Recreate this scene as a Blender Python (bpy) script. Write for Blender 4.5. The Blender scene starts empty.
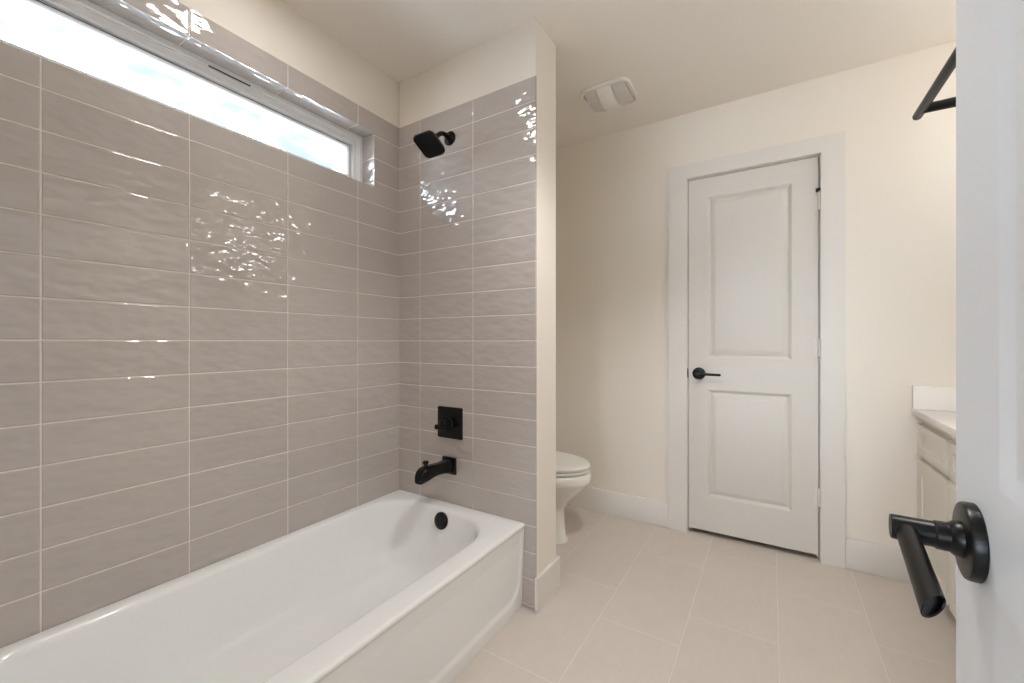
import bpy, bmesh, math, random
from mathutils import Vector, Matrix
random.seed(7)
PI = math.pi
SC = bpy.context.scene
COL = SC.collection

# ------------------------------------------------------------------ camera
cam = bpy.data.cameras.new('camera')
cam.sensor_fit = 'HORIZONTAL'; cam.sensor_width = 36.0
cam.lens = 414.93 / 1024 * 36.0
cam.clip_start = 0.02
cam_o = bpy.data.objects.new('camera', cam); COL.objects.link(cam_o)
cam_o.location = (0, 0, 1.10678)
cam_o.rotation_euler = (PI / 2, 0, math.radians(32.0105))
SC.camera = cam_o

# ------------------------------------------------------------------ exposure
SC.view_settings.view_transform = 'Standard'
SC.view_settings.look = 'None'
SC.view_settings.gamma = 1.0
SC.view_settings.use_curve_mapping = False
SC.view_settings.exposure = 0.12
SC.cycles.use_denoising = True
SC.cycles.max_bounces = 10
SC.cycles.diffuse_bounces = 6
SC.cycles.sample_clamp_indirect = 6.0
CAN_L = 36.5       # lamp lens above the tub
VAN_L = 15.5       # vanity lamp bulbs
HALL_FILL_L = 4.0       # unseen fill lamp added in the hall behind the camera
SKY_L = 28.0
FILL_SPOT_W = 45.0     # fill spot added over the middle of the floor

# ------------------------------------------------------------------ sky
W = bpy.data.worlds.new('sky'); SC.world = W; W.use_nodes = True
nt = W.node_tree; nt.nodes.clear()
o_ = nt.nodes.new('ShaderNodeOutputWorld'); bg = nt.nodes.new('ShaderNodeBackground')
tc = nt.nodes.new('ShaderNodeTexCoord'); mp = nt.nodes.new('ShaderNodeMapping')
mp.inputs['Scale'].default_value = (3.2, 3.2, 7.0); mp.inputs['Location'].default_value = (1.3, .4, .2)
nz = nt.nodes.new('ShaderNodeTexNoise'); nz.inputs['Scale'].default_value = 2.1
nz.inputs['Detail'].default_value = 6; nz.inputs['Roughness'].default_value = .58
rp = nt.nodes.new('ShaderNodeValToRGB')
rp.color_ramp.elements[0].position = .38; rp.color_ramp.elements[0].color = (.027, .034, .056, 1)
rp.color_ramp.elements[1].position = .57; rp.color_ramp.elements[1].color = (.80, .93, 1.06, 1)
e = rp.color_ramp.elements.new(.485); e.color = (.034, .039, .056, 1)
nt.links.new(tc.outputs['Generated'], mp.inputs[0]); nt.links.new(mp.outputs[0], nz.inputs['Vector'])
nt.links.new(nz.outputs['Fac'], rp.inputs[0]); nt.links.new(rp.outputs[0], bg.inputs[0])
bg.inputs[1].default_value = SKY_L
nt.links.new(bg.outputs[0], o_.inputs[0])

# ------------------------------------------------------------------ materials
def lin(c):
    return tuple(((v / 255) / 12.92 if v / 255 <= .04045 else ((v / 255 + .055) / 1.055) ** 2.4) for v in c) + (1,)

def mat(name, rgb, rough=.5, metal=0, ior=1.5, noise=0, nscale=40, bump=0, bscale=200, coat=0):
    m = bpy.data.materials.new(name); m.use_nodes = True
    t = m.node_tree; b = t.nodes['Principled BSDF']
    b.inputs['Base Color'].default_value = lin(rgb)
    b.inputs['Roughness'].default_value = rough; b.inputs['Metallic'].default_value = metal
    b.inputs['IOR'].default_value = ior; b.inputs['Coat Weight'].default_value = coat
    if noise or bump:
        tcn = t.nodes.new('ShaderNodeTexCoord')
    if noise:
        n = t.nodes.new('ShaderNodeTexNoise'); n.inputs['Scale'].default_value = nscale; n.inputs['Detail'].default_value = 4
        mr = t.nodes.new('ShaderNodeMapRange'); mr.inputs[3].default_value = 1 - noise; mr.inputs[4].default_value = 1 + noise
        mx = t.nodes.new('ShaderNodeMix'); mx.data_type = 'RGBA'; mx.blend_type = 'MULTIPLY'; mx.inputs[0].default_value = 1
        mx.inputs[6].default_value = lin(rgb)
        t.links.new(tcn.outputs['Object'], n.inputs['Vector']); t.links.new(n.outputs['Fac'], mr.inputs[0])
        t.links.new(mr.outputs[0], mx.inputs[7]); t.links.new(mx.outputs[2], b.inputs['Base Color'])
    if bump:
        n2 = t.nodes.new('ShaderNodeTexNoise'); n2.inputs['Scale'].default_value = bscale; n2.inputs['Detail'].default_value = 3
        bp = t.nodes.new('ShaderNodeBump'); bp.inputs['Strength'].default_value = 1; bp.inputs['Distance'].default_value = bump
        t.links.new(tcn.outputs['Object'], n2.inputs['Vector']); t.links.new(n2.outputs['Fac'], bp.inputs['Height'])
        t.links.new(bp.outputs[0], b.inputs['Normal'])
    return m

def emit(name, rgb, s):
    m = bpy.data.materials.new(name); m.use_nodes = True
    t = m.node_tree; t.nodes.clear()
    o = t.nodes.new('ShaderNodeOutputMaterial'); n = t.nodes.new('ShaderNodeEmission')
    n.inputs[0].default_value = rgb + (1,); n.inputs[1].default_value = s
    t.links.new(n.outputs[0], o.inputs[0]); return m

class NM:
    """small maths helper over a node tree"""
    def __init__(s, t): s.t = t
    def m(s, op, a, b=None, c=None):
        n = s.t.nodes.new('ShaderNodeMath'); n.operation = op
        for i, v in enumerate((a, b, c)):
            if v is None: continue
            if isinstance(v, (int, float)): n.inputs[i].default_value = v
            else: s.t.links.new(v, n.inputs[i])
        return n.outputs[0]
    def ramp(s, v, a, b, lo=0., hi=1.):
        n = s.t.nodes.new('ShaderNodeMapRange'); n.interpolation_type = 'SMOOTHSTEP'
        s.t.links.new(v, n.inputs[0])
        for i, q in enumerate((a, b, lo, hi)): n.inputs[i + 1].default_value = q
        return n.outputs[0]
    def vec(s, x, y, z=0.):
        n = s.t.nodes.new('ShaderNodeCombineXYZ')
        for i, v in enumerate((x, y, z)):
            if isinstance(v, (int, float)): n.inputs[i].default_value = v
            else: s.t.links.new(v, n.inputs[i])
        return n.outputs[0]
    def noise(s, v, scale, det=2, rough=.5):
        n = s.t.nodes.new('ShaderNodeTexNoise'); n.inputs['Scale'].default_value = scale
        n.inputs['Detail'].default_value = det; n.inputs['Roughness'].default_value = rough
        s.t.links.new(v, n.inputs['Vector']); return n.outputs['Fac']
    def white(s, v):
        n = s.t.nodes.new('ShaderNodeTexWhiteNoise'); n.noise_dimensions = '3D'
        s.t.links.new(v, n.inputs['Vector']); return n.outputs['Value'], n.outputs['Color']
    def mixc(s, f, a, b):
        n = s.t.nodes.new('ShaderNodeMix'); n.data_type = 'RGBA'
        for i, v in ((0, f), (6, a), (7, b)):
            if isinstance(v, (int, float, tuple)): n.inputs[i].default_value = v
            else: s.t.links.new(v, n.inputs[i])
        return n.outputs[2]
    def scalec(s, c, f):
        n = s.t.nodes.new('ShaderNodeVectorMath'); n.operation = 'SCALE'
        if isinstance(c, tuple): n.inputs[0].default_value = c[:3]
        else: s.t.links.new(c, n.inputs[0])
        s.t.links.new(f, n.inputs[3]); return n.outputs[0]

TW, TH = .326, .1095
def tile_mat(name, ax_u, u0, ax_v, v0):
    m = bpy.data.materials.new(name); m.use_nodes = True
    t = m.node_tree; b = t.nodes['Principled BSDF']; k = NM(t)
    tcn = t.nodes.new('ShaderNodeTexCoord'); sp = t.nodes.new('ShaderNodeSeparateXYZ')
    t.links.new(tcn.outputs['Object'], sp.inputs[0])
    u = sp.outputs[ax_u]; v = sp.outputs[ax_v]
    U = k.m('DIVIDE', k.m('SUBTRACT', u, u0), TW); V = k.m('DIVIDE', k.m('SUBTRACT', v, v0), TH)
    fu = k.m('FRACT', U); fv = k.m('FRACT', V); iu = k.m('FLOOR', U); iv = k.m('FLOOR', V)
    du = k.m('MULTIPLY', k.m('MINIMUM', fu, k.m('SUBTRACT', 1., fu)), TW)
    dv = k.m('MULTIPLY', k.m('MINIMUM', fv, k.m('SUBTRACT', 1., fv)), TH)
    d = k.m('MINIMUM', du, dv)
    tile = k.ramp(d, .0013, .0021)
    rnd, rcol = k.white(k.vec(iu, iv, ax_u * 3.7))
    sr = t.nodes.new('ShaderNodeSeparateXYZ'); t.links.new(rcol, sr.inputs[0])
    # glaze waves, different on every tile, longer along the tile
    pv = k.vec(k.m('ADD', k.m('MULTIPLY', u, 13.), k.m('MULTIPLY', sr.outputs[0], 40.)),
               k.m('ADD', k.m('MULTIPLY', v, 24.), k.m('MULTIPLY', sr.outputs[1], 40.)), k.m('MULTIPLY', rnd, 9.))
    wave = k.noise(pv, 1.15, 1.2, .45)
    tilt = k.m('ADD', k.m('MULTIPLY', k.m('SUBTRACT', fu, .5), k.m('MULTIPLY', k.m('SUBTRACT', sr.outputs[0], .5), .0040)),
               k.m('MULTIPLY', k.m('SUBTRACT', fv, .5), k.m('MULTIPLY', k.m('SUBTRACT', sr.outputs[1], .5), .0026)))
    pil = k.ramp(d, .0010, .0050, 0., .0011)
    h = k.m('ADD', k.m('ADD', k.m('MULTIPLY', wave, .0050), tilt), pil)
    bp = t.nodes.new('ShaderNodeBump'); bp.inputs['Strength'].default_value = 1; bp.inputs['Distance'].default_value = 1.0
    t.links.new(h, bp.inputs['Height']); t.links.new(bp.outputs[0], b.inputs['Normal'])
    cl = k.noise(k.vec(k.m('MULTIPLY', u, 5.), k.m('MULTIPLY', v, 22.), k.m('MULTIPLY', rnd, 11.)), 1.6, 4, .6)
    var = k.m('ADD', k.m('MULTIPLY', rnd, .05), k.m('ADD', k.m('MULTIPLY', cl, .09), .93))
    tc_ = k.scalec(lin((187, 178, 172)), var)
    c = k.mixc(tile, lin((222, 213, 204)), tc_)
    t.links.new(c, b.inputs['Base Color'])
    t.links.new(k.ramp(tile, 0, 1, .75, .028), b.inputs['Roughness'])
    b.inputs['IOR'].default_value = 1.8
    return m

def floor_mat():
    m = bpy.data.materials.new('floor_tile'); m.use_nodes = True
    t = m.node_tree; b = t.nodes['Principled BSDF']; k = NM(t)
    tcn = t.nodes.new('ShaderNodeTexCoord'); sp = t.nodes.new('ShaderNodeSeparateXYZ')
    t.links.new(tcn.outputs['Object'], sp.inputs[0]); x, y = sp.outputs[0], sp.outputs[1]
    PW, PL = .304, .607
    U = k.m('DIVIDE', k.m('ADD', x, .282), PW); iu = k.m('FLOOR', U); fu = k.m('FRACT', U)
    off = 1.40
    for i, v in ((-2, 1.21), (-1, 1.60), (0, 1.80), (1, 2.19), (2, 1.99)):
        off = k.m('ADD', off, k.m('MULTIPLY', k.m('COMPARE', iu, float(i), .1), v - 1.40))
    V = k.m('DIVIDE', k.m('SUBTRACT', y, off), PL); fv = k.m('FRACT', V); iv = k.m('FLOOR', V)
    d = k.m('MINIMUM', k.m('MULTIPLY', k.m('MINIMUM', fu, k.m('SUBTRACT', 1., fu)), PW),
            k.m('MULTIPLY', k.m('MINIMUM', fv, k.m('SUBTRACT', 1., fv)), PL))
    tile = k.ramp(d, .0010, .0019)
    rnd, _ = k.white(k.vec(iu, iv, 1.))
    n1 = k.noise(k.vec(k.m('MULTIPLY', x, 60.), k.m('MULTIPLY', y, 14.), k.m('MULTIPLY', rnd, 5.)), 1., 5, .65)
    n2 = k.noise(k.vec(x, y, k.m('MULTIPLY', rnd, 5.)), 7., 4, .6)
    n3 = k.noise(k.vec(x, y, 2.), 260., 2, .6)
    var = k.m('ADD', .86, k.m('ADD', k.m('MULTIPLY', n1, .10), k.m('ADD', k.m('MULTIPLY', n2, .07), k.m('MULTIPLY', n3, .07))))
    var = k.m('ADD', var, k.m('MULTIPLY', rnd, .03))
    c = k.mixc(tile, lin((229, 221, 212)), k.scalec(lin((214, 204, 194)), var))
    t.links.new(c, b.inputs['Base Color']); b.inputs['Roughness'].default_value = .42
    bp = t.nodes.new('ShaderNodeBump'); bp.inputs['Distance'].default_value = 1.
    t.links.new(k.m('ADD', k.m('MULTIPLY', tile, .0004), k.m('MULTIPLY', n1, .00012)), bp.inputs['Height'])
    t.links.new(bp.outputs[0], b.inputs['Normal'])
    return m

def glass_mat():
    m = bpy.data.materials.new('window_glass'); m.use_nodes = True
    t = m.node_tree; t.nodes.clear()
    o = t.nodes.new('ShaderNodeOutputMaterial'); mx = t.nodes.new('ShaderNodeMixShader')
    tr = t.nodes.new('ShaderNodeBsdfTransparent'); gl = t.nodes.new('ShaderNodeBsdfGlossy'); fr = t.nodes.new('ShaderNodeFresnel')
    tr.inputs[0].default_value = (.96, .98, .98, 1); gl.inputs['Roughness'].default_value = 0.0
    fr.inputs[0].default_value = 1.3
    t.links.new(fr.outputs[0], mx.inputs[0]); t.links.new(tr.outputs[0], mx.inputs[1]); t.links.new(gl.outputs[0], mx.inputs[2])
    t.links.new(mx.outputs[0], o.inputs[0]); return m

M = {}
M['wall'] = mat('cream_wall_paint', (238, 230, 219), .75, bump=.00025, bscale=170)
M['ceiling'] = mat('ceiling_paint', (238, 231, 222), .85, bump=.0003, bscale=150)
M['trim'] = mat('white_trim_paint', (229, 224, 218), .38)
M['door'] = mat('white_door_paint', (220, 215, 208), .5)
M['door2'] = mat('white_door_window_tint', (222, 225, 229), .34)  # same white as the closet door, cool window light put into the colour
M['tub'] = mat('glossy_white_enamel', (243, 243, 242), .09, ior=1.5)
M['china'] = mat('white_china', (236, 232, 224), .12)
M['plastic'] = mat('white_plastic', (236, 233, 226), .4)
M['grille'] = mat('grey_white_grille_plastic', (214, 210, 202), .5)
M['vinyl'] = mat('white_window_vinyl', (242, 243, 244), .35)
M['slot'] = mat('dark_slot', (70, 66, 62), .7)
M['gap'] = mat('unlit_closet_dark', (52, 44, 36), .9)  # dark colour stands in for the unlit closet interior
M['black'] = mat('matte_black_metal', (11, 10, 10), .33, ior=1.35)
M['blackgloss'] = mat('black_metal', (8, 8, 9), .2, ior=1.38)
M['rubber'] = mat('black_rubber', (16, 13, 10), .7)
M['cab'] = mat('white_cabinet_paint', (224, 219, 209), .4)
M['quartz'] = mat('white_quartz', (244, 240, 235), .22, noise=.02, nscale=60)
M['seal'] = mat('white_caulk', (222, 216, 208), .6)
M['mirror'] = mat('mirror_silver', (235, 238, 236), .01, 1)
M['tile_l'] = tile_mat('taupe_glazed_tile_long_wall', 1, .266, 2, 1.5485)
M['tile_s'] = tile_mat('taupe_glazed_tile_end_wall', 0, -1.468 , 2, 1.5485)
M['tile_h'] = tile_mat('taupe_glazed_tile_head', 1, .266, 0, -1.7215)
M['floor'] = floor_mat()
M['glass'] = glass_mat()
M['can'] = emit('lamp_lens_glow', (1.0, .98, .97), CAN_L)
M['van'] = emit('lamp_shade_glow', (.97, 1.0, 1.02), VAN_L)
M['hall'] = emit('hall_fill_glow', (1.0, .97, .93), HALL_FILL_L)

# ------------------------------------------------------------------ mesh helpers
def link(name, bm, m, parent=None, smooth=35, recalc=True):
    if recalc: bmesh.ops.recalc_face_normals(bm, faces=bm.faces)
    me = bpy.data.meshes.new(name); bm.to_mesh(me); bm.free()
    for mm in (m if isinstance(m, (list, tuple)) else [m]): me.materials.append(mm)
    if smooth:
        for p in me.polygons: p.use_smooth = True
        me.set_sharp_from_angle(angle=math.radians(smooth))
    o = bpy.data.objects.new(name, me); COL.objects.link(o)
    if parent: o.parent = parent
    return o
def empty(name, loc=(0, 0, 0), rz=0):
    o = bpy.data.objects.new(name, None); COL.objects.link(o); o.location = loc; o.rotation_euler = (0, 0, rz)
    o.empty_display_size = .05
    return o
def tag(o, label, cat, group=None, kind=None):
    o['label'] = label; o['category'] = cat
    if group: o['group'] = group
    if kind: o['kind'] = kind
    return o
def box(bm, x0, x1, y0, y1, z0, z1, bev=0, seg=2, mi=0):
    r = bmesh.ops.create_cube(bm, size=1)
    vs = r['verts']
    for v in vs:
        v.co = Vector(((x0 + x1) / 2 + v.co.x * (x1 - x0), (y0 + y1) / 2 + v.co.y * (y1 - y0), (z0 + z1) / 2 + v.co.z * (z1 - z0)))
    fs = set(f for v in vs for f in v.link_faces)
    for f in fs: f.material_index = mi
    if bev:
        es = list(set(e for v in vs for e in v.link_edges))
        bmesh.ops.bevel(bm, geom=es, offset=bev, segments=seg, affect='EDGES', profile=.5)
def loft(bm, loops, cap0=True, cap1=True, close=True):
    L = [[bm.verts.new(p) for p in l] for l in loops]
    n = len(L[0])
    for a, b in zip(L, L[1:]):
        for i in range(n if close else n - 1):
            j = (i + 1) % n
            try: bm.faces.new((a[i], a[j], b[j], b[i]))
            except ValueError: pass
    if cap0: bm.faces.new(L[0])
    if cap1: bm.faces.new(list(reversed(L[-1])))
    return L
def frame_of(d):
    d = Vector(d).normalized(); up = Vector((0, 0, 1)) if abs(d.z) < .95 else Vector((0, 1, 0))
    a = d.cross(up).normalized(); return a, d.cross(a).normalized()
def tube(bm, pts, r, n=20, cap=True):
    pts = [Vector(p) for p in pts]; loops = []
    a, b = frame_of(pts[1] - pts[0])
    for i, p in enumerate(pts):
        if i == 0: d = pts[1] - p
        elif i == len(pts) - 1: d = p - pts[-2]
        else: d = (pts[i + 1] - p).normalized() + (p - pts[i - 1]).normalized()
        d.normalize(); a = (a - d * a.dot(d)).normalized(); b = d.cross(a)
        rr = r[i] if isinstance(r, (list, tuple)) else r
        loops.append([p + (a * math.cos(t) + b * math.sin(t)) * rr for t in (2 * PI * q / n for q in range(n))])
    loft(bm, loops, cap, cap)
def lathe(bm, c, axis, prof, n=32, sx=1, sy=1, caps=(True, True)):
    """prof: (radius, distance along axis)"""
    a, b = frame_of(axis); d = Vector(axis).normalized(); c = Vector(c)
    loft(bm, [[c + d * h + (a * math.cos(t) * sx + b * math.sin(t) * sy) * max(r, 1e-4) for t in (2 * PI * q / n for q in range(n))] for r, h in prof], *caps)
def rr(x0, x1, y0, y1, r, n=8):
    """rounded rectangle, radii per corner (x1y1, x0y1, x0y0, x1y0)"""
    if not isinstance(r, (list, tuple)): r = (r,) * 4
    out = []
    for (cx, cy, q), R in zip(((x1, y1, 0), (x0, y1, 1), (x0, y0, 2), (x1, y0, 3)), r):
        sx = -1 if cx == x1 else 1; sy = -1 if cy == y1 else 1
        for i in range(n + 1):
            t = (q + i / n) * PI / 2
            out.append((cx + sx * R + math.cos(t) * R, cy + sy * R + math.sin(t) * R))
    return out

# ------------------------------------------------------------------ room numbers
XL, Y1, Y2, XS, ZC, ZT = -1.615, 1.495, 2.592, -.821, 2.435, 2.198
YB = 1.685           # far face of the stub wall
XR = 1.10            # right wall behind the vanity
XP, YP = .392, 1.425 # wall that the towel bar hangs on, and where it ends
YN = -.13            # near wall
WY0, WY1, WZ0, WZ1 = .125, 1.3375, 1.847, 2.107   # window opening

def struct(name, bm, m, label, cat, parent=None, **k):
    o = link(name, bm, m, parent, **k)
    if parent is None: tag(o, label, cat, kind='structure')
    return o

# floor and ceiling
bm = bmesh.new(); box(bm, -1.9, 1.3, -2.3, 2.95, -.06, 0)
struct('floor', bm, M['floor'], 'beige large format porcelain tile floor with pale grout', 'floor')
bm = bmesh.new(); box(bm, -1.9, 1.3, -2.3, 2.95, ZC, ZC + .08)
struct('ceiling', bm, M['ceiling'], 'plain cream painted ceiling', 'ceiling')

# left wall with the window opening, tile lining on its face
def holed(bm, x0, x1, ya, yb, za, zb, hy0, hy1, hz0, hz1, mi=0):
    box(bm, x0, x1, ya, yb, za, hz0, mi=mi); box(bm, x0, x1, ya, yb, hz1, zb, mi=mi)
    box(bm, x0, x1, ya, hy0, hz0, hz1, mi=mi); box(bm, x0, x1, hy1, yb, hz0, hz1, mi=mi)
bm = bmesh.new(); g = .012
holed(bm, XL - .18, XL - .009, -.30, 2.80, 0, ZC, WY0 - g, WY1 + g, WZ0 - g, WZ1 + g)
wl = struct('wall_left', bm, M['wall'], 'cream painted wall above the long run of taupe tile with the high window', 'wall')
bm = bmesh.new()
holed(bm, XL - .009, XL, -.033, Y1 + .009, .30, ZT, WY0, WY1, WZ0, WZ1)
box(bm, -1.706, XL - .009, WY0 - g + .001, WY1 + g - .001, WZ1, WZ1 + g - .001, mi=1)
box(bm, -1.706, XL - .009, WY0 - g + .001, WY1 + g - .001, WZ0 - g + .001, WZ0, mi=1)
box(bm, -1.706, XL - .009, WY1, WY1 + g - .001, WZ0, WZ1, mi=2)
box(bm, -1.706, XL - .009, WY0 - g + .001, WY0, WZ0, WZ1, mi=2)
tl = link('tile_lining', bm, [M['tile_l'], M['tile_h'], M['tile_s']], wl, smooth=0)
tl['label'] = 'stacked taupe glazed tile'

# stub wall carrying the shower, tile on its near face
bm = bmesh.new(); box(bm, XL - .009, XS, Y1 + .009, YB, 0, ZC)
ws = struct('wall_shower', bm, M['wall'], 'thick end wall of the tub alcove with a plain painted edge', 'wall')
bm = bmesh.new(); box(bm, XL, XS, Y1, Y1 + .009, 0, ZT)
tl = link('tile_lining', bm, M['tile_s'], ws, smooth=0); tl['label'] = 'stacked taupe glazed tile'
bm = bmesh.new(); box(bm, XL, XS, Y1 + .0015, Y1 + .009, ZT, ZC)
link('drywall_band', bm, M['wall'], ws, smooth=0)

# back wall with the closet door opening
DX0, DX1, DZ = -.411, .206, 2.045
bm = bmesh.new()
box(bm, XL - .009, DX0 - .02, Y2, Y2 + .115, 0, ZC); box(bm, DX1 + .02, XR, Y2, Y2 + .115, 0, ZC)
box(bm, DX0 - .02, DX1 + .02, Y2, Y2 + .115, DZ + .02, ZC)
struct('wall_back', bm, M['wall'], 'cream painted wall around the closet door', 'wall')
bm = bmesh.new(); box(bm, DX0 - .3, DX1 + .3, Y2 + .116, Y2 + .20, 0, ZC)  # backing panel added to keep sky light out of the door gaps
struct('closet_backing', bm, M['gap'], 'added panel behind the closed door, coloured dark for the unlit closet', 'wall')

# right side: wall with the towel bar, return wall, wall behind the vanity
bm = bmesh.new(); box(bm, XP, XP + .115, YN, YP, 0, ZC); box(bm, XP + .115, XR, YP - .115, YP, 0, ZC)
struct('wall_right', bm, M['wall'], 'cream painted wall hidden behind the open entry door', 'wall')
bm = bmesh.new(); box(bm, XR, XR + .12, YN - .2, Y2 + .115, 0, ZC)
struct('wall_vanity', bm, M['wall'], 'cream painted wall at the back of the vanity', 'wall')

# near wall with the doorway, and the hall it opens on
DLX0, DLX1 = -.655, .118
bm = bmesh.new()
box(bm, XL - .009, -.76, -.26, -.034, 0, ZC); box(bm, -.76, DLX0, -.26, YN, 0, ZC)
box(bm, DLX1, XR, -.26, YN, 0, ZC); box(bm, DLX0, DLX1, -.26, YN, 2.07, ZC)
struct('wall_near', bm, M['wall'], 'wall with the doorway the picture is taken from', 'wall')
bm = bmesh.new()
box(bm, -1.85, -1.75, -2.25, -.26, 0, ZC); box(bm, 1.15, 1.25, -2.25, -.26, 0, ZC); HX0, HX1, HZ0, HZ1 = -1.0, -.05, .60, 2.10      # hall opening added to let in fill daylight
box(bm, -1.85, HX0, -2.35, -2.25, 0, ZC); box(bm, HX1, 1.25, -2.35, -2.25, 0, ZC)
box(bm, HX0, HX1, -2.35, -2.25, 0, HZ0); box(bm, HX0, HX1, -2.35, -2.25, HZ1, ZC)
box(bm, -1.85, XL - .18, -.30, -.26, 0, ZC)
struct('wall_hall', bm, M['wall'], 'plain walls of the hall outside the doorway', 'wall')

# baseboards
def board(bm, x0, x1, y0, y1, h, bev=.004): box(bm, x0, x1, y0, y1, 0, h, bev)
bm = bmesh.new(); board(bm, XL, DX0 - .1055, Y2 - .016, Y2, .149)
struct('baseboard_back', bm, M['trim'], 'white baseboard on the back wall left of the closet door', 'baseboard')
bm = bmesh.new(); board(bm, DX1 + .1005, .585, Y2 - .016, Y2, .149)
struct('baseboard_corner', bm, M['trim'], 'white baseboard between the closet door and the vanity', 'baseboard')
bm = bmesh.new()
out = [(XS + .0002, Y1 - .010), (XS + .0155, Y1 - .010), (XS + .0155, YB + .016), (XS - .35, YB + .016), (XS - .35, YB + .0002), (XS + .0002, YB + .0002)]
v0 = [bm.verts.new((x, y, 0)) for x, y in out]; f = bm.faces.new(v0)
r = bmesh.ops.extrude_face_region(bm, geom=[f])
for v in [q for q in r['geom'] if isinstance(q, bmesh.types.BMVert)]: v.co.z = .140
es = [e for e in bm.edges if e.verts[0].co.z > .1 and e.verts[1].co.z > .1] + [e for e in bm.edges if abs(e.verts[0].co.z - e.verts[1].co.z) > .1]
bmesh.ops.bevel(bm, geom=es, offset=.003, segments=2, affect='EDGES')
struct('baseboard_shower', bm, M['trim'], 'tall white baseboard wrapped around the end of the shower wall', 'baseboard')

# window: swept vinyl frame + glass + dark slot
bm = bmesh.new()
prof = [(-1.700, 0), (-1.699, .003), (-1.699, .019), (-1.704, .021), (-1.704, .026), (-1.709, .028), (-1.709, .048), (-1.726, .052), (-1.726, .0585),
        (-1.721, .0595), (-1.721, .065), (-1.728, .069), (-1.742, .071), (-1.780, .071), (-1.780, 0)]
loops = []
for x, i in prof:
    loops.append([(x, WY0 + i - .008, WZ0 + i - .008), (x, WY1 - i + .001, WZ0 + i - .008), (x, WY1 - i + .001, WZ1 - i + .001), (x, WY0 + i - .008, WZ1 - i + .001)])
loft(bm, loops + [loops[0]], False, False)
wf = struct('window_1', bm, M['vinyl'], 'wide low white vinyl window high in the tiled wall', 'window', smooth=20)
bm = bmesh.new(); box(bm, -1.752, -1.746, WY0 + .05, WY1 - .05, WZ0 + .05, WZ1 - .05)
p_ = link('window_pane', bm, M['glass'], wf, smooth=0); p_['label'] = 'clear glass pane showing a bright cloudy sky'
bm = bmesh.new()
loft(bm, [[(x, WY0 + i, WZ0 + i), (x, WY1 - i, WZ0 + i), (x, WY1 - i, WZ1 - i), (x, WY0 + i, WZ1 - i)] for x, i in ((-1.7255, .0535), (-1.7225, .0545), (-1.7225, .0575), (-1.7255, .0585))], False, False)
p_ = link('gasket', bm, M['slot'], wf, smooth=0); p_['label'] = 'dark gasket line'
bm = bmesh.new(); box(bm, -1.7005, -1.6985, .68, .82, 2.0865, 2.0915)
p_ = link('weep_slot', bm, M['slot'], wf, smooth=0); p_['label'] = 'dark narrow slot'

bm = bmesh.new()  # unseen hall window, added for its daylight
loft(bm, [[(HX0 + i, y, HZ0 + i), (HX1 - i, y, HZ0 + i), (HX1 - i, y, HZ1 - i), (HX0 + i, y, HZ1 - i)] for y, i in ((-2.25, 0), (-2.25, .05), (-2.33, .05), (-2.33, 0), (-2.25, 0))], False, False)
struct('hall_fill_window', bm, M['vinyl'], 'added unseen window giving fill daylight from the hall behind the camera', 'window', smooth=20)

# closet door frame + casing
bm = bmesh.new(); J = .02
box(bm, DX0 - J, DX0, Y2 + .0005, Y2 + .115, 0, DZ + J); box(bm, DX1, DX1 + J, Y2 + .0005, Y2 + .115, 0, DZ + J); box(bm, DX0, DX1, Y2 + .0005, Y2 + .115, DZ, DZ + J)
box(bm, DX0, DX0 + .012, Y2 + .042, Y2 + .075, 0, DZ); box(bm, DX1 - .012, DX1, Y2 + .042, Y2 + .075, 0, DZ); box(bm, DX0, DX1, Y2 + .042, Y2 + .075, DZ - .012, DZ)
struct('trim_2', bm, M['trim'], 'white jamb lining of the closet doorway', 'door frame', smooth=0)
bm = bmesh.new()
zt = 2.133; ci = .0035
xo0, xo1, xi0, xi1 = DX0 - .1055, DX1 + .1005, DX0 - ci, DX1 + ci
poly = [(xo0, 0), (xi0, 0), (xi0, DZ + ci), (xi1, DZ + ci), (xi1, 0), (xo1, 0), (xo1, zt), (xo0, zt)]
f = bm.faces.new([bm.verts.new((x, Y2 - .020, z)) for x, z in poly])
r = bmesh.ops.extrude_face_region(bm, geom=[f])
for v in [q for q in r['geom'] if isinstance(q, bmesh.types.BMVert)]: v.co.y = Y2 - .0002
es = [e for e in bm.edges if all(v.co.y < Y2 - .01 for v in e.verts) and any(v.co.z > .01 for v in e.verts)]
bmesh.ops.bevel(bm, geom=es, offset=.0022, segments=2, affect='EDGES')
struct('trim_1', bm, M['trim'], 'flat white casing around the closet door', 'door casing')

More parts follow.
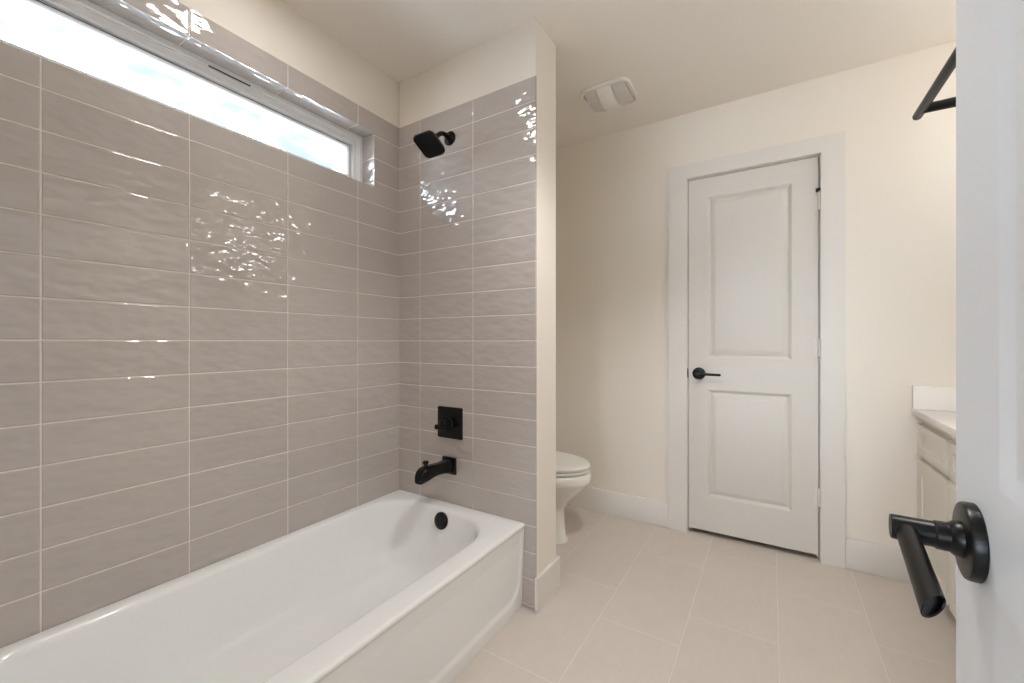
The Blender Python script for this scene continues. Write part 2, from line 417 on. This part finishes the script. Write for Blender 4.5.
# ------------------------------------------------------------------ panel doors
def panel_face(bm, w, y, h, z0, panels, sgn, dk=1.):
    """front (sgn=-1) or back (+1) of a slab in its own frame: x 0..w; panels = (x0,x1,za,zb)"""
    prof = [(0, 0), (.002, .0010), (.0135, .0150), (.016, .0160), (.018, .0160), (.043, .0015), (.0455, .0008)]
    xs = sorted({0, w} | {p[0] for p in panels} | {p[1] for p in panels})
    zs = sorted({z0, z0 + h} | {p[2] for p in panels} | {p[3] for p in panels})
    grid = {}
    def V(x, z):
        k = (round(x, 5), round(z, 5))
        if k not in grid: grid[k] = bm.verts.new((x, y, z))
        return grid[k]
    for xa, xb in zip(xs, xs[1:]):
        for za, zb in zip(zs, zs[1:]):
            if any(p[0] - 1e-6 <= xa and xb <= p[1] + 1e-6 and p[2] - 1e-6 <= za and zb <= p[3] + 1e-6 for p in panels): continue
            bm.faces.new([V(xa, za), V(xb, za), V(xb, zb), V(xa, zb)])
    for (xa, xb, za, zb) in panels:
        prev = [V(xa, za), V(xb, za), V(xb, zb), V(xa, zb)]
        for i, d in prof[1:]:
            yy = y - sgn * d * dk
            cur = [bm.verts.new(q) for q in ((xa + i, yy, za + i), (xb - i, yy, za + i), (xb - i, yy, zb - i), (xa + i, yy, zb - i))]
            for q in range(4):
                bm.faces.new([prev[q], prev[(q + 1) % 4], cur[(q + 1) % 4], cur[q]])
            prev = cur
        bm.faces.new(prev)
    return [V(0, z0), V(w, z0), V(w, z0 + h), V(0, z0 + h)]
def slab(w, h, z0, t, panels, dk=1.):
    bm = bmesh.new()
    panel_face(bm, w, 0, h, z0, panels, -1, dk); panel_face(bm, w, t, h, z0, panels, 1, dk * .5)
    # edges
    e = [[(0, z0), (w, z0)], [(w, z0), (w, z0 + h)], [(w, z0 + h), (0, z0 + h)], [(0, z0 + h), (0, z0)]]
    for (a, b) in e:
        bm.faces.new([bm.verts.new(q) for q in ((a[0], 0, a[1]), (b[0], 0, b[1]), (b[0], t, b[1]), (a[0], t, a[1]))])
    bmesh.ops.remove_doubles(bm, verts=bm.verts, dist=1e-5)
    return bm

def handle(parent, px, pz, n, along, m, ln=.118, R=.0086):
    """round rosette, turned neck and a mitred tube lever. n = outward, along = lever direction (parent frame)"""
    n = Vector(n); al = Vector(along).normalized()
    c = Vector(px) if not isinstance(px, (int, float)) else Vector((px, 0, pz))
    bm = bmesh.new(); lathe(bm, c, n, [(.0335, 0), (.0345, .001), (.0345, .0075), (.0335, .0095), (.031, .0105), (.0, .0105)], 48)
    root = link('door_handle', bm, m, parent)
    root['label'] = 'black round rose with a tubular lever'
    bm = bmesh.new()
    lathe(bm, c, n, [(.0165, .0106), (.0160, .015), (.0132, .0185), (.0130, .0275), (.0124, .0282), (.0119, .0290), (.0117, .0580), (.0108, .0593), (.0, .0593)], 32)
    link('neck', bm, m, root)
    bm = bmesh.new(); p = c + n * .048 ; a, b = frame_of(al)
    loops = []
    for d, q in ((.007, 0), (ln - .007, 0), (ln, .55)):
        ring = []
        for i in range(28):
            t = 2 * PI * i / 28; off = (n * math.cos(t) + n.cross(al) * math.sin(t))
            k = R
            ring.append(p + al * (d + (.010 * math.cos(t) if d > .05 else 0)) + off * k)
        loops.append(ring)
    inner = [[p + al * (ln - .0005 + .010 * math.cos(t)) + (n * math.cos(t) + n.cross(al) * math.sin(t)) * (R * .86) for t in (2 * PI * i / 28 for i in range(28))],
             [p + al * (ln - .0035 + .010 * math.cos(t)) + (n * math.cos(t) + n.cross(al) * math.sin(t)) * (R * .80) for t in (2 * PI * i / 28 for i in range(28))]]
    loft(bm, loops + inner, True, True)
    link('lever', bm, m, root)
    return root

# closet door
w = DX1 - DX0 - .008
bm = slab(w, 2.013, .028, .035, [(.099, .498, .223, .833), (.099, .498, 1.010, 1.929)])
d1 = struct('door_1', bm, M['door'], 'closed white two panel closet door with a black lever', 'door', smooth=25)
d1.location = (DX0 + .003, Y2 + .003, 0)
handle(d1, (.055, 0, .9235), None, (0, -1, 0), (1, 0, -.02), M['black'], .108, .0072)
bm = bmesh.new(); lathe(bm, (-.0075, -.006, .9235), (1, 0, 0), [(.0, 0), (.006, 0), (.006, .005), (0, .005)], 24, 1, 1)
for v in bm.verts: v.co.z = .9235 + (v.co.z - .9235) * 4.4
sp_ = link('strike_plate', bm, M['black'], d1); sp_['label'] = 'black latch plate at the edge'
for z in (1.7705, 1.0285, .2765):
    bm = bmesh.new()
    for q in range(3):
        lathe(bm, (w + .0025, -.0055, z + q * .031), (0, 0, 1), [(.0058, 0), (.0068, .0012), (.0068, .0295), (.0058, .0307)], 16)
    h_ = link('hinge', bm, M['trim'], d1)
    bm = bmesh.new(); box(bm, w - .012, w + .0005, -.0012, .0, z, z + .093); box(bm, w + .0045, w + .006, -.0035, .0, z, z + .093)
    link('hinge_leaf', bm, M['trim'], h_, smooth=0)
    if z > 1.7:
        bm = bmesh.new(); box(bm, w - .006, w + .008, -.016, -.001, z + .094, z + .108, .003); box(bm, w - .012, w - .001, -.024, -.008, z + .086, z + .106, .004)
        s_ = link('hinge_stop', bm, M['rubber'], h_); s_['label'] = 'black hinge pin door stop'

# entry door, standing open beside the camera
PHI = math.radians(4.0)
dirv = Vector((math.sin(PHI), math.cos(PHI), 0)); nrm = Vector((-math.cos(PHI), math.sin(PHI), 0))
rose = Vector((.1597, .5474, 0))
EW = .762
edge = rose + dirv * .070
hinge = edge - dirv * EW
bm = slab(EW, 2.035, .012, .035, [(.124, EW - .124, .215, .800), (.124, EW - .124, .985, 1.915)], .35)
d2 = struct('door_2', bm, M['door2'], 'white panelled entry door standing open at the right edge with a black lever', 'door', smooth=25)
# own x runs from latch edge to hinge, own -y is the face toward the room
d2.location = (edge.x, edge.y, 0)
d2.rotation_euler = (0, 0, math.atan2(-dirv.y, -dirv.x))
handle(d2, (.070, 0, .923), None, (0, -1, 0), (1, 0, -.14), M['black'])
bm = bmesh.new(); box(bm, -.0012, .0005, .005, .030, .895, .951, .0004, 1)
link('latch_plate', bm, M['black'], d2)

# ------------------------------------------------------------------ bathtub
tub = empty('bathtub', (-1.245, .73, 0))
tag(tub, 'glossy white alcove bathtub below the tiled window wall', 'bathtub')
TO = Vector((1.245, -.73, 0))
def tlink(name, bm, m, parent=tub, **k):
    bmesh.ops.translate(bm, verts=bm.verts, vec=TO if parent is tub else TO)
    return link(name, bm, m, parent, **k)
bm = bmesh.new()
tx0, tx1, ty0, ty1, zr = XL + .001, -.868, -.032, Y1 - .001, .352
loops = []
def L(i, z, r, i_front=None, i_end=None, i_near=None, n=10):
    a = i if i_front is None else i_front; b = i if i_end is None else i_end; c = i if i_near is None else i_near
    loops.append([(x, y, z) for x, y in rr(tx0 + i, tx1 - a, ty0 + c, ty1 - b, r, n)])
L(.0, .330, .004, .0055, 0, 0)
L(.0, .338, .004, .0015, 0, 0); L(.0, .344, .004, .0005, 0, 0); L(.001, .3488, .004, .003, .001, .001); L(.003, .3512, .006, .0075, .002, .002); L(.006, .352, .006, .014, .005, .005)
L(.022, .3515, .10, .072, .038, .05)
R1 = (.20, .16, .16, .18)
L(.034, .3510, R1, .083, .058, .08)
L(.040, .3490, R1, .089, .064, .088); L(.046, .3430, R1, .094, .070, .096); L(.050, .3300, R1, .098, .075, .105)
L(.062, .2600, R1, .106, .089, .15); L(.084, .1700, R1, .120, .112, .215)
L(.100, .1230, R1, .134, .132, .26); L(.116, .0980, R1, .150, .150, .285); L(.140, .0820, (.17,) * 4, .175, .18, .315); L(.185, .0730, (.14,) * 4, .215, .23, .36); L(.26, .069, (.08,) * 4, .28, .34, .5)
loft(bm, loops, False, True)
body = tlink('tub_body', bm, M['tub'], smooth=40)
# apron: shaped front with a raised lower lip that curves up at the ends
bm = bmesh.new()
ny, nz_ = 120, 44
def sdf(y, z):
    cx, cz, hx, hz, r = (ty0 + ty1) / 2, .26, (ty1 - ty0) / 2 - .022, .26 - .052, .075
    qx = abs(y - cx) - hx + r; qz = abs(z - cz) - hz + r
    return math.hypot(max(qx, 0), max(qz, 0)) + min(max(qx, qz), 0) - r
def ax(y, z):
    b = -.886 + .0125 * (z / .33)
    s = min(max((sdf(y, z) + .006) / .012, 0), 1); s = s * s * (3 - 2 * s)
    return b - .0065 * (1 - s) * (1 - max(0, (z - .27) / .06))
yv = [ty0 + (ty1 - ty0) * i / ny for i in range(ny + 1)]
yv = sorted(set(yv + [ty1 - .1 * i / 40 for i in range(40)]))
rows = []
for j in range(nz_ + 1):
    z = .330 * j / nz_
    rows.append([bm.verts.new((ax(y, z), y, z)) for y in yv])
for a, b in zip(rows, rows[1:]):
    for i in range(len(yv) - 1): bm.faces.new((a[i], a[i + 1], b[i + 1], b[i]))
back = [bm.verts.new((-.905, y, z)) for y, z in ((ty0, 0), (ty1, 0), (ty1, .33), (ty0, .33))]
bm.faces.new(back)
bm.faces.new(list(reversed(rows[0])) + [back[0], back[1]]); bm.faces.new(rows[-1] + [back[2], back[3]])
bm.faces.new([r_[0] for r_ in rows] + [back[3], back[0]]); bm.faces.new([r_[-1] for r_ in reversed(rows)] + [back[1], back[2]])
tlink('apron', bm, M['tub'], smooth=30)
# overflow cover on the drain-end slope
nv = Vector((0, -.985, .17)).normalized(); oc = Vector((-1.2565, ty1 - .0790, .3015))
bm = bmesh.new(); lathe(bm, oc, nv, [(.034, -.006), (.0375, .0), (.0375, .008), (.034, .012), (.022, .0135), (.0205, .0115), (0, .0115)], 40)
ov = tlink('overflow_cover', bm, M['blackgloss']); ov['label'] = 'black round overflow cover'
bm = bmesh.new(); lathe(bm, (-1.2565, 1.19, .0600), (0, 0, 1), [(.036, 0), (.036, .0075), (.030, .0095), (.022, .0085), (.0, .0105)], 32)
dr = tlink('drain', bm, M['blackgloss']); dr['label'] = 'black drain'

# ------------------------------------------------------------------ shower fittings
SX = -1.277
sh = empty('shower', (SX, Y1, 2.058)); tag(sh, 'black square shower head on a short curved arm on the tiled end wall', 'shower head')
def slink(root, name, bm, m, parent=None, **k):
    bmesh.ops.translate(bm, verts=bm.verts, vec=-root.location)
    return link(name, bm, m, parent or root, **k)
bm = bmesh.new(); lathe(bm, (SX, Y1, 2.058), (0, -1, 0), [(.033, 0), (.033, .004), (.030, .0075), (.016, .012), (.011, .018)], 36)
slink(sh, 'flange', bm, M['black'])
bm = bmesh.new()
pts = [(SX, Y1, 2.058)]
for i in range(11):
    t = i / 10 * math.radians(52)
    pts.append((SX, Y1 - .035 - .060 * math.sin(t), 2.058 + .004 - .060 * (1 - math.cos(t))))
hn = Vector((0, -.50, -.866)).normalized()          # the way the face looks
fc = Vector((SX, 1.352, 1.967))                     # centre of the face
bk = fc - hn * .052
pts.append(tuple(bk))
tube(bm, pts, .0105, 20)
slink(sh, 'arm', bm, M['black'])
ex = Vector((1, 0, 0)); ey = hn.cross(ex).normalized()
def hl(half, r, d, n=8): return [fc + ex * x + ey * y + hn * d for x, y in rr(-half, half, -half, half, r, n)]
bm = bmesh.new()
loft(bm, [hl(.012, .0119, -.058), hl(.017, .0169, -.054), hl(.018, .0179, -.044), hl(.016, .0159, -.040), hl(.022, .0215, -.036), hl(.040, .030, -.027), hl(.055, .026, -.018), hl(.0585, .024, -.010), hl(.0585, .024, -.004), hl(.0565, .022, 0), hl(.0525, .020, .0002), hl(.052, .020, -.0015)], True, True)
hd = slink(sh, 'head', bm, M['black'])
bm = bmesh.new()
for i in range(-4, 5):
    for j in range(-4, 5):
        if abs(i) == 4 and abs(j) == 4: continue
        c = fc + ex * i * .0112 + ey * j * .0112 - hn * .0015
        lathe(bm, c, hn, [(.0026, 0), (.0022, .0022), (.0, .0024)], 8)
nz2 = slink(sh, 'nozzle', bm, M['rubber'], hd); nz2['kind'] = 'stuff'; nz2['label'] = 'rubber spray nozzles'

VX, VZ = -1.2745, .727
va = empty('shower_valve', (VX, Y1, VZ)); tag(va, 'black square shower valve plate with a short lever on the tiled wall', 'shower valve')
def sq(half, r, d, n=6): return [(VX + x, Y1 - d, VZ + z) for x, z in rr(-half, half, -half, half, r, n)]
bm = bmesh.new(); loft(bm, [sq(.0735, .006, 0), sq(.0735, .006, .004), sq(.0715, .006, .008), sq(.060, .012, .0105), sq(.036, .012, .0125), sq(.034, .012, .0125)], True, True)
slink(va, 'escutcheon', bm, M['blackgloss'])
bm = bmesh.new(); lathe(bm, (VX, Y1 - .0125, VZ), (0, -1, 0), [(.029, 0), (.029, .006), (.0255, .010), (.0245, .036), (.022, .045), (.015, .0505), (0, .0525)], 36)
hb = slink(va, 'hub', bm, M['blackgloss'])
bm = bmesh.new()
loft(bm, [[(VX + x, y, VZ + z) for y, z in rr(Y1 - .070, Y1 - .040, -.012 - hh, -.012 + hh, .004, 4)] for x, hh in ((.033, .009), (.031, .011), (-.033, .011), (-.036, .009))], True, True)
slink(va, 'lever', bm, M['blackgloss'])

PX, PZ = -1.2785, .527
so = empty('tub_spout', (PX, Y1, PZ)); tag(so, 'black square based tub spout with a pull up diverter above the tub rim', 'tub spout')
def sec(y, zc, hx, hz, r): return [(PX + x, y, zc + z) for x, z in rr(-hx, hx, -hz, hz, r, 5)]
bm = bmesh.new(); loft(bm, [sec(Y1, PZ, .0405, .0385, .004), sec(Y1 - .008, PZ, .0405, .0385, .004), sec(Y1 - .012, PZ, .037, .035, .004)], True, True)
slink(so, 'flange', bm, M['blackgloss'])
bm = bmesh.new()
S = [(Y1 - .012, .527, .030, .032), (Y1 - .025, .5275, .0275, .030), (Y1 - .06, .530, .0250, .0260), (Y1 - .10, .533, .0250, .0255), (Y1 - .135, .533, .0265, .0280), (Y1 - .160, .531, .0275, .0305), (Y1 - .180, .528, .0275, .0305), (Y1 - .194, .523, .0260, .0265), (Y1 - .203, .515, .0225, .0185), (Y1 - .206, .511, .019, .014)]
loft(bm, [sec(y, z, hx, hz, min(hx, hz) * .55) for y, z, hx, hz in S], True, True)
slink(so, 'spout', bm, M['blackgloss'], smooth=50)
bm = bmesh.new(); lathe(bm, (PX, Y1 - .160, .556), (0, 0, 1), [(.009, 0), (.0085, .010), (.0085, .016), (.0125, .019), (.0135, .025), (.0120, .029), (0, .030)], 24)
slink(so, 'diverter_knob', bm, M['blackgloss'])

# ------------------------------------------------------------------ toilet
CY = 2.11
to = empty('toilet', (-1.2, CY, 0)); tag(to, 'white toilet half hidden behind the shower wall', 'toilet')
def egg(xb, xf, hw, z, n=40, cx=None, pw=2.25):
    cx = (xb + (xf - xb) * .46) if cx is None else cx
    out = []
    for i in range(n):
        t = 2 * PI * i / n; c, s = math.cos(t), math.sin(t)
        p = 2 / pw if c < 0 else 2 / 2.05
        x = cx + (xf - cx if c > 0 else cx - xb) * math.copysign(abs(c) ** p, c)
        out.append((x, CY + hw * math.copysign(abs(s) ** p, s), z))
    return out
bm = bmesh.new()
loft(bm, [egg(-1.44, -.958, .118, 0, pw=2.6), egg(-1.44, -.960, .116, .012), egg(-1.44, -.972, .108, .022), egg(-1.44, -.978, .105, .10), egg(-1.44, -.982, .104, .16), egg(-1.43, -.974, .112, .19), egg(-1.42, -.950, .128, .22),
          egg(-1.42, -.915, .147, .255), egg(-1.42, -.878, .164, .29), egg(-1.42, -.848, .177, .32), egg(-1.42, -.834, .184, .340), egg(-1.42, -.827, .187, .348), egg(-1.42, -.826, .188, .380), egg(-1.42, -.831, .184, .392), egg(-1.40, -.847, .172, .395)], True, True)
slink(to, 'bowl', bm, M['china'], smooth=60)
bm = bmesh.new()
loft(bm, [egg(-1.33, -.846, .172, .4005), egg(-1.33, -.836, .179, .402), egg(-1.33, -.834, .181, .411), egg(-1.33, -.841, .176, .4145)], True, True)
slink(to, 'seat', bm, M['plastic'], smooth=50)
bm = bmesh.new()
loft(bm, [egg(-1.34, -.848, .172, .4200), egg(-1.34, -.836, .180, .4220), egg(-1.34, -.833, .182, .433), egg(-1.34, -.838, .179, .438), egg(-1.33, -.853, .168, .4415), egg(-1.30, -.91, .12, .4440), egg(-1.22, -1.0, .06, .4448)], True, True)
slink(to, 'lid', bm, M['plastic'], smooth=50)
bm = bmesh.new()
def tk(i, z, r=.03): return [(x, y, z) for x, y in rr(-1.60 + i * .2, -1.405 - i, CY - .215 + i, CY + .215 - i, r, 6)]
loft(bm, [tk(.03, .37), tk(.02, .40), tk(.006, .55), tk(.0, .70)], True, True)
bx_ = slink(to, 'tank', bm, M['china'], smooth=50)
bm = bmesh.new(); loft(bm, [tk(-.006, .702), tk(-.008, .708), tk(-.008, .73), tk(.0, .742), tk(.02, .745)], True, True)
slink(to, 'tank_lid', bm, M['china'], smooth=50)
bm = bmesh.new(); box(bm, -1.43, -1.35, CY - .10, CY + .10, .365, .395, .008)
slink(to, 'hinge_deck', bm, M['china'])
bm = bmesh.new(); lathe(bm, (-1.406, CY - .15, .65), (1, 0, 0), [(.012, 0), (.012, .012), (.007, .016)], 16); box(bm, -1.392, -1.384, CY - .155, CY - .085, .644, .656, .003)
slink(to, 'flush_lever', bm, M['black'])

# ------------------------------------------------------------------ vanity
YV0, YV1 = YP + .003, Y2 - .002
vn = empty('vanity_cabinet', (.84, 2.0, 0)); tag(vn, 'white shaker vanity cabinet in the corner behind the entry door', 'cabinet')
bm = bmesh.new()
box(bm, .585, XR - .002, YV0, YV1, .10, .77); box(bm, .645, XR - .002, YV0, YV1, 0, .10)
slink(vn, 'body', bm, M['cab'], smooth=0)
def shaker(y0, y1, z0, z1, name, rail):
    bm = bmesh.new(); x0, x1 = .565, .5848
    prof = [(x1, 0), (x0 + .0015, 0), (x0, .0015), (x0, rail), (x0 + .007, rail + .001)]
    loops = [[(x, y0 + i, z0 + i), (x, y1 - i, z0 + i), (x, y1 - i, z1 - i), (x, y0 + i, z1 - i)] for x, i in prof]
    loft(bm, loops, True, True)
    return slink(vn, name, bm, M['cab'], smooth=20)
for (a, b) in ((2.222, 2.588), (1.83, 2.185), (1.44, 1.793)):
    shaker(a, b, .599, .731, 'drawer_front', .035)
    shaker(a, b, .102, .572, 'door', .055)
ct = empty('countertop', (.82, 2.0, .773)); tag(ct, 'white quartz vanity countertop with a low splash on the back wall', 'countertop')
bm = bmesh.new(); box(bm, .5456, XR - .002, YV0, YV1, .7702, .799, .002)
slink(ct, 'slab', bm, M['quartz'])
bm = bmesh.new(); box(bm, .5476, XR - .003, Y2 - .0215, Y2 - .0015, .7991, .9065, .002)
slink(ct, 'backsplash', bm, M['quartz'])
bm = bmesh.new(); box(bm, XR - .022, XR - .003, YV0, Y2 - .022, .7991, .9065, .002)
slink(ct, 'sidesplash', bm, M['quartz'])

# ------------------------------------------------------------------ towel bar
tb = empty('towel_bar', (XP, 1.1, 1.65)); tag(tb, 'black towel bar showing its end past the top of the open entry door', 'towel bar')
bm = bmesh.new(); tube(bm, [(.300, .76, 1.652), (.300, 1.372, 1.652), (.300, 1.376, 1.652)], [.0095, .0095, .0082], 24)
slink(tb, 'bar', bm, M['black'])
for y in (.80, 1.335):
    bm = bmesh.new(); tube(bm, [(.302, y, 1.652), (XP - .008, y, 1.652), (XP - .007, y, 1.652), (XP, y, 1.652)], [.0105, .0115, .024, .024], 24)
    slink(tb, 'post', bm, M['black'])

# ------------------------------------------------------------------ ceiling exhaust grille
ev = empty('exhaust_vent', (-.737, 2.173, ZC)); tag(ev, 'white plastic exhaust fan cover with a curved central band on the ceiling', 'vent')
ex0, ex1, ey0, ey1 = -.866, -.607, 2.050, 2.296
bm = bmesh.new()
loft(bm, [[(x, y, z) for x, y in rr(ex0 + i, ex1 - i, ey0 + i, ey1 - i, .045, 8)] for i, z in ((.004, ZC), (0, ZC - .004), (0, ZC - .015), (.002, ZC - .018), (.010, ZC - .018), (.012, ZC - .006))], True, True)
slink(ev, 'frame', bm, M['plastic'])
def arch(x0, x1, ya, yb, sag, zb, name, m, lip=.003, par=None, n=20):
    bm = bmesh.new(); loops = []
    for i in range(n + 1):
        t = i / n; y = ya + (yb - ya) * t; z = zb - sag * math.sin(PI * t) ** .8
        loops.append([(x0, y, zb + .004), (x0, y, z), (x0 + lip, y, z - lip * .6), (x1 - lip, y, z - lip * .6), (x1, y, z), (x1, y, zb + .004)])
    loft(bm, loops, True, True)
    return slink(ev, name, bm, m, par, smooth=40)
arch(-.775, -.700, ey0 + .010, ey1 - .010, .044, ZC - .0125, 'light_lens', M['plastic'])
for xa, xb in ((-.845, -.779), (-.696, -.630)):
    pz = arch(xa, xb, ey0 + .018, ey1 - .018, .031, ZC - .006, 'louver_panel', M['grille'])
    bm = bmesh.new()
    for k_ in range(1, 12):
        t = k_ / 12; y = ey0 + .018 + (ey1 - ey0 - .036) * t; z = ZC - .006 - .031 * math.sin(PI * t) ** .8
        box(bm, xa + .006, xb - .006, y - .0022, y + .0022, z - .0032, z)
    sl = slink(ev, 'slat', bm, M['grille'], pz, smooth=0); sl['kind'] = 'stuff'

# ------------------------------------------------------------------ lamps
rl = empty('recessed_light', (-1.2, .72, ZC)); tag(rl, 'round white ceiling downlight above the bathtub', 'ceiling light')
bm = bmesh.new(); lathe(bm, (-1.2, .72, ZC), (0, 0, -1), [(.106, 0), (.106, .004), (.100, .008), (.087, .008), (.083, .002)], 40, caps=(False, False))
slink(rl, 'trim_ring', bm, M['plastic'])
bm = bmesh.new(); lathe(bm, (-1.2, .72, ZC), (0, 0, -1), [(.084, .0005), (.084, .004), (0, .0042)], 40, caps=(True, True))
slink(rl, 'lens', bm, M['can'])
vl = empty('vanity_light', (XR, 2.0, 2.02)); tag(vl, 'lamp with three round bulbs on the wall over the vanity', 'wall light')
bm = bmesh.new(); box(bm, XR - .025, XR, 1.50, 2.24, 2.105, 2.145, .004)
slink(vl, 'backplate', bm, M['black'])
for y in (1.56, 1.87, 2.18):
    bm = bmesh.new(); tube(bm, [(XR - .02, y, 2.125), (XR - .155, y, 2.125), (XR - .16, y, 2.12), (XR - .16, y, 2.105)], .007, 14)
    slink(vl, 'arm', bm, M['black'])
    bm = bmesh.new(); lathe(bm, (XR - .16, y, 2.108), (0, 0, -1), [(.013, 0), (.016, .012)] + [(.060 * math.sin(t), .070 - .060 * math.cos(t)) for t in (PI * q / 12 for q in range(2, 12))] + [(0, .130)], 28)
    slink(vl, 'bulb', bm, M['van'])
mi = empty('fill_mirror', (XR, 1.98, 1.4)); tag(mi, 'added unseen mirror throwing light back from the wall above the vanity', 'mirror')  # unseen mirror added to send light to the floor and left tile
bm = bmesh.new(); box(bm, XR - .006, XR - .001, 1.46, 2.52, .93, 1.95, .001, 1)
slink(mi, 'mirror_glass', bm, M['mirror'])
dl = empty('downlight', (-.15, 1.05, ZC)); tag(dl, 'added unseen fill light above the middle of the bathroom floor', 'ceiling light')
bm = bmesh.new(); lathe(bm, (-.15, 1.05, ZC), (0, 0, -1), [(.085, 0), (.085, .004), (.078, .007), (.064, .007), (.060, .001)], 40, caps=(False, False))
slink(dl, 'trim_ring', bm, M['plastic'])
sl_ = bpy.data.lights.new('fill_spot', 'SPOT'); sl_.energy = FILL_SPOT_W; sl_.color = (1.0, 1.0, 1.0); sl_.spot_size = math.radians(125); sl_.spot_blend = .6  # fill lamp added without a known fixture, cone keeps its glint off the tile
sl_.shadow_soft_size = .045
so_ = bpy.data.objects.new('bulb', sl_); COL.objects.link(so_); so_.parent = dl; so_.location = (0, 0, -.052)
hl_ = empty('hall_fill_light', (-.25, -1.2, ZC)); tag(hl_, 'added unseen fill lamp in the hall outside the doorway', 'ceiling light')  # hall lamp added as fill through the doorway
bm = bmesh.new(); lathe(bm, (-.25, -1.2, ZC), (0, 0, -1), [(.16, 0), (.16, .02), (.15, .035), (.10, .055), (0, .065)], 40)
slink(hl_, 'shade', bm, M['hall'])
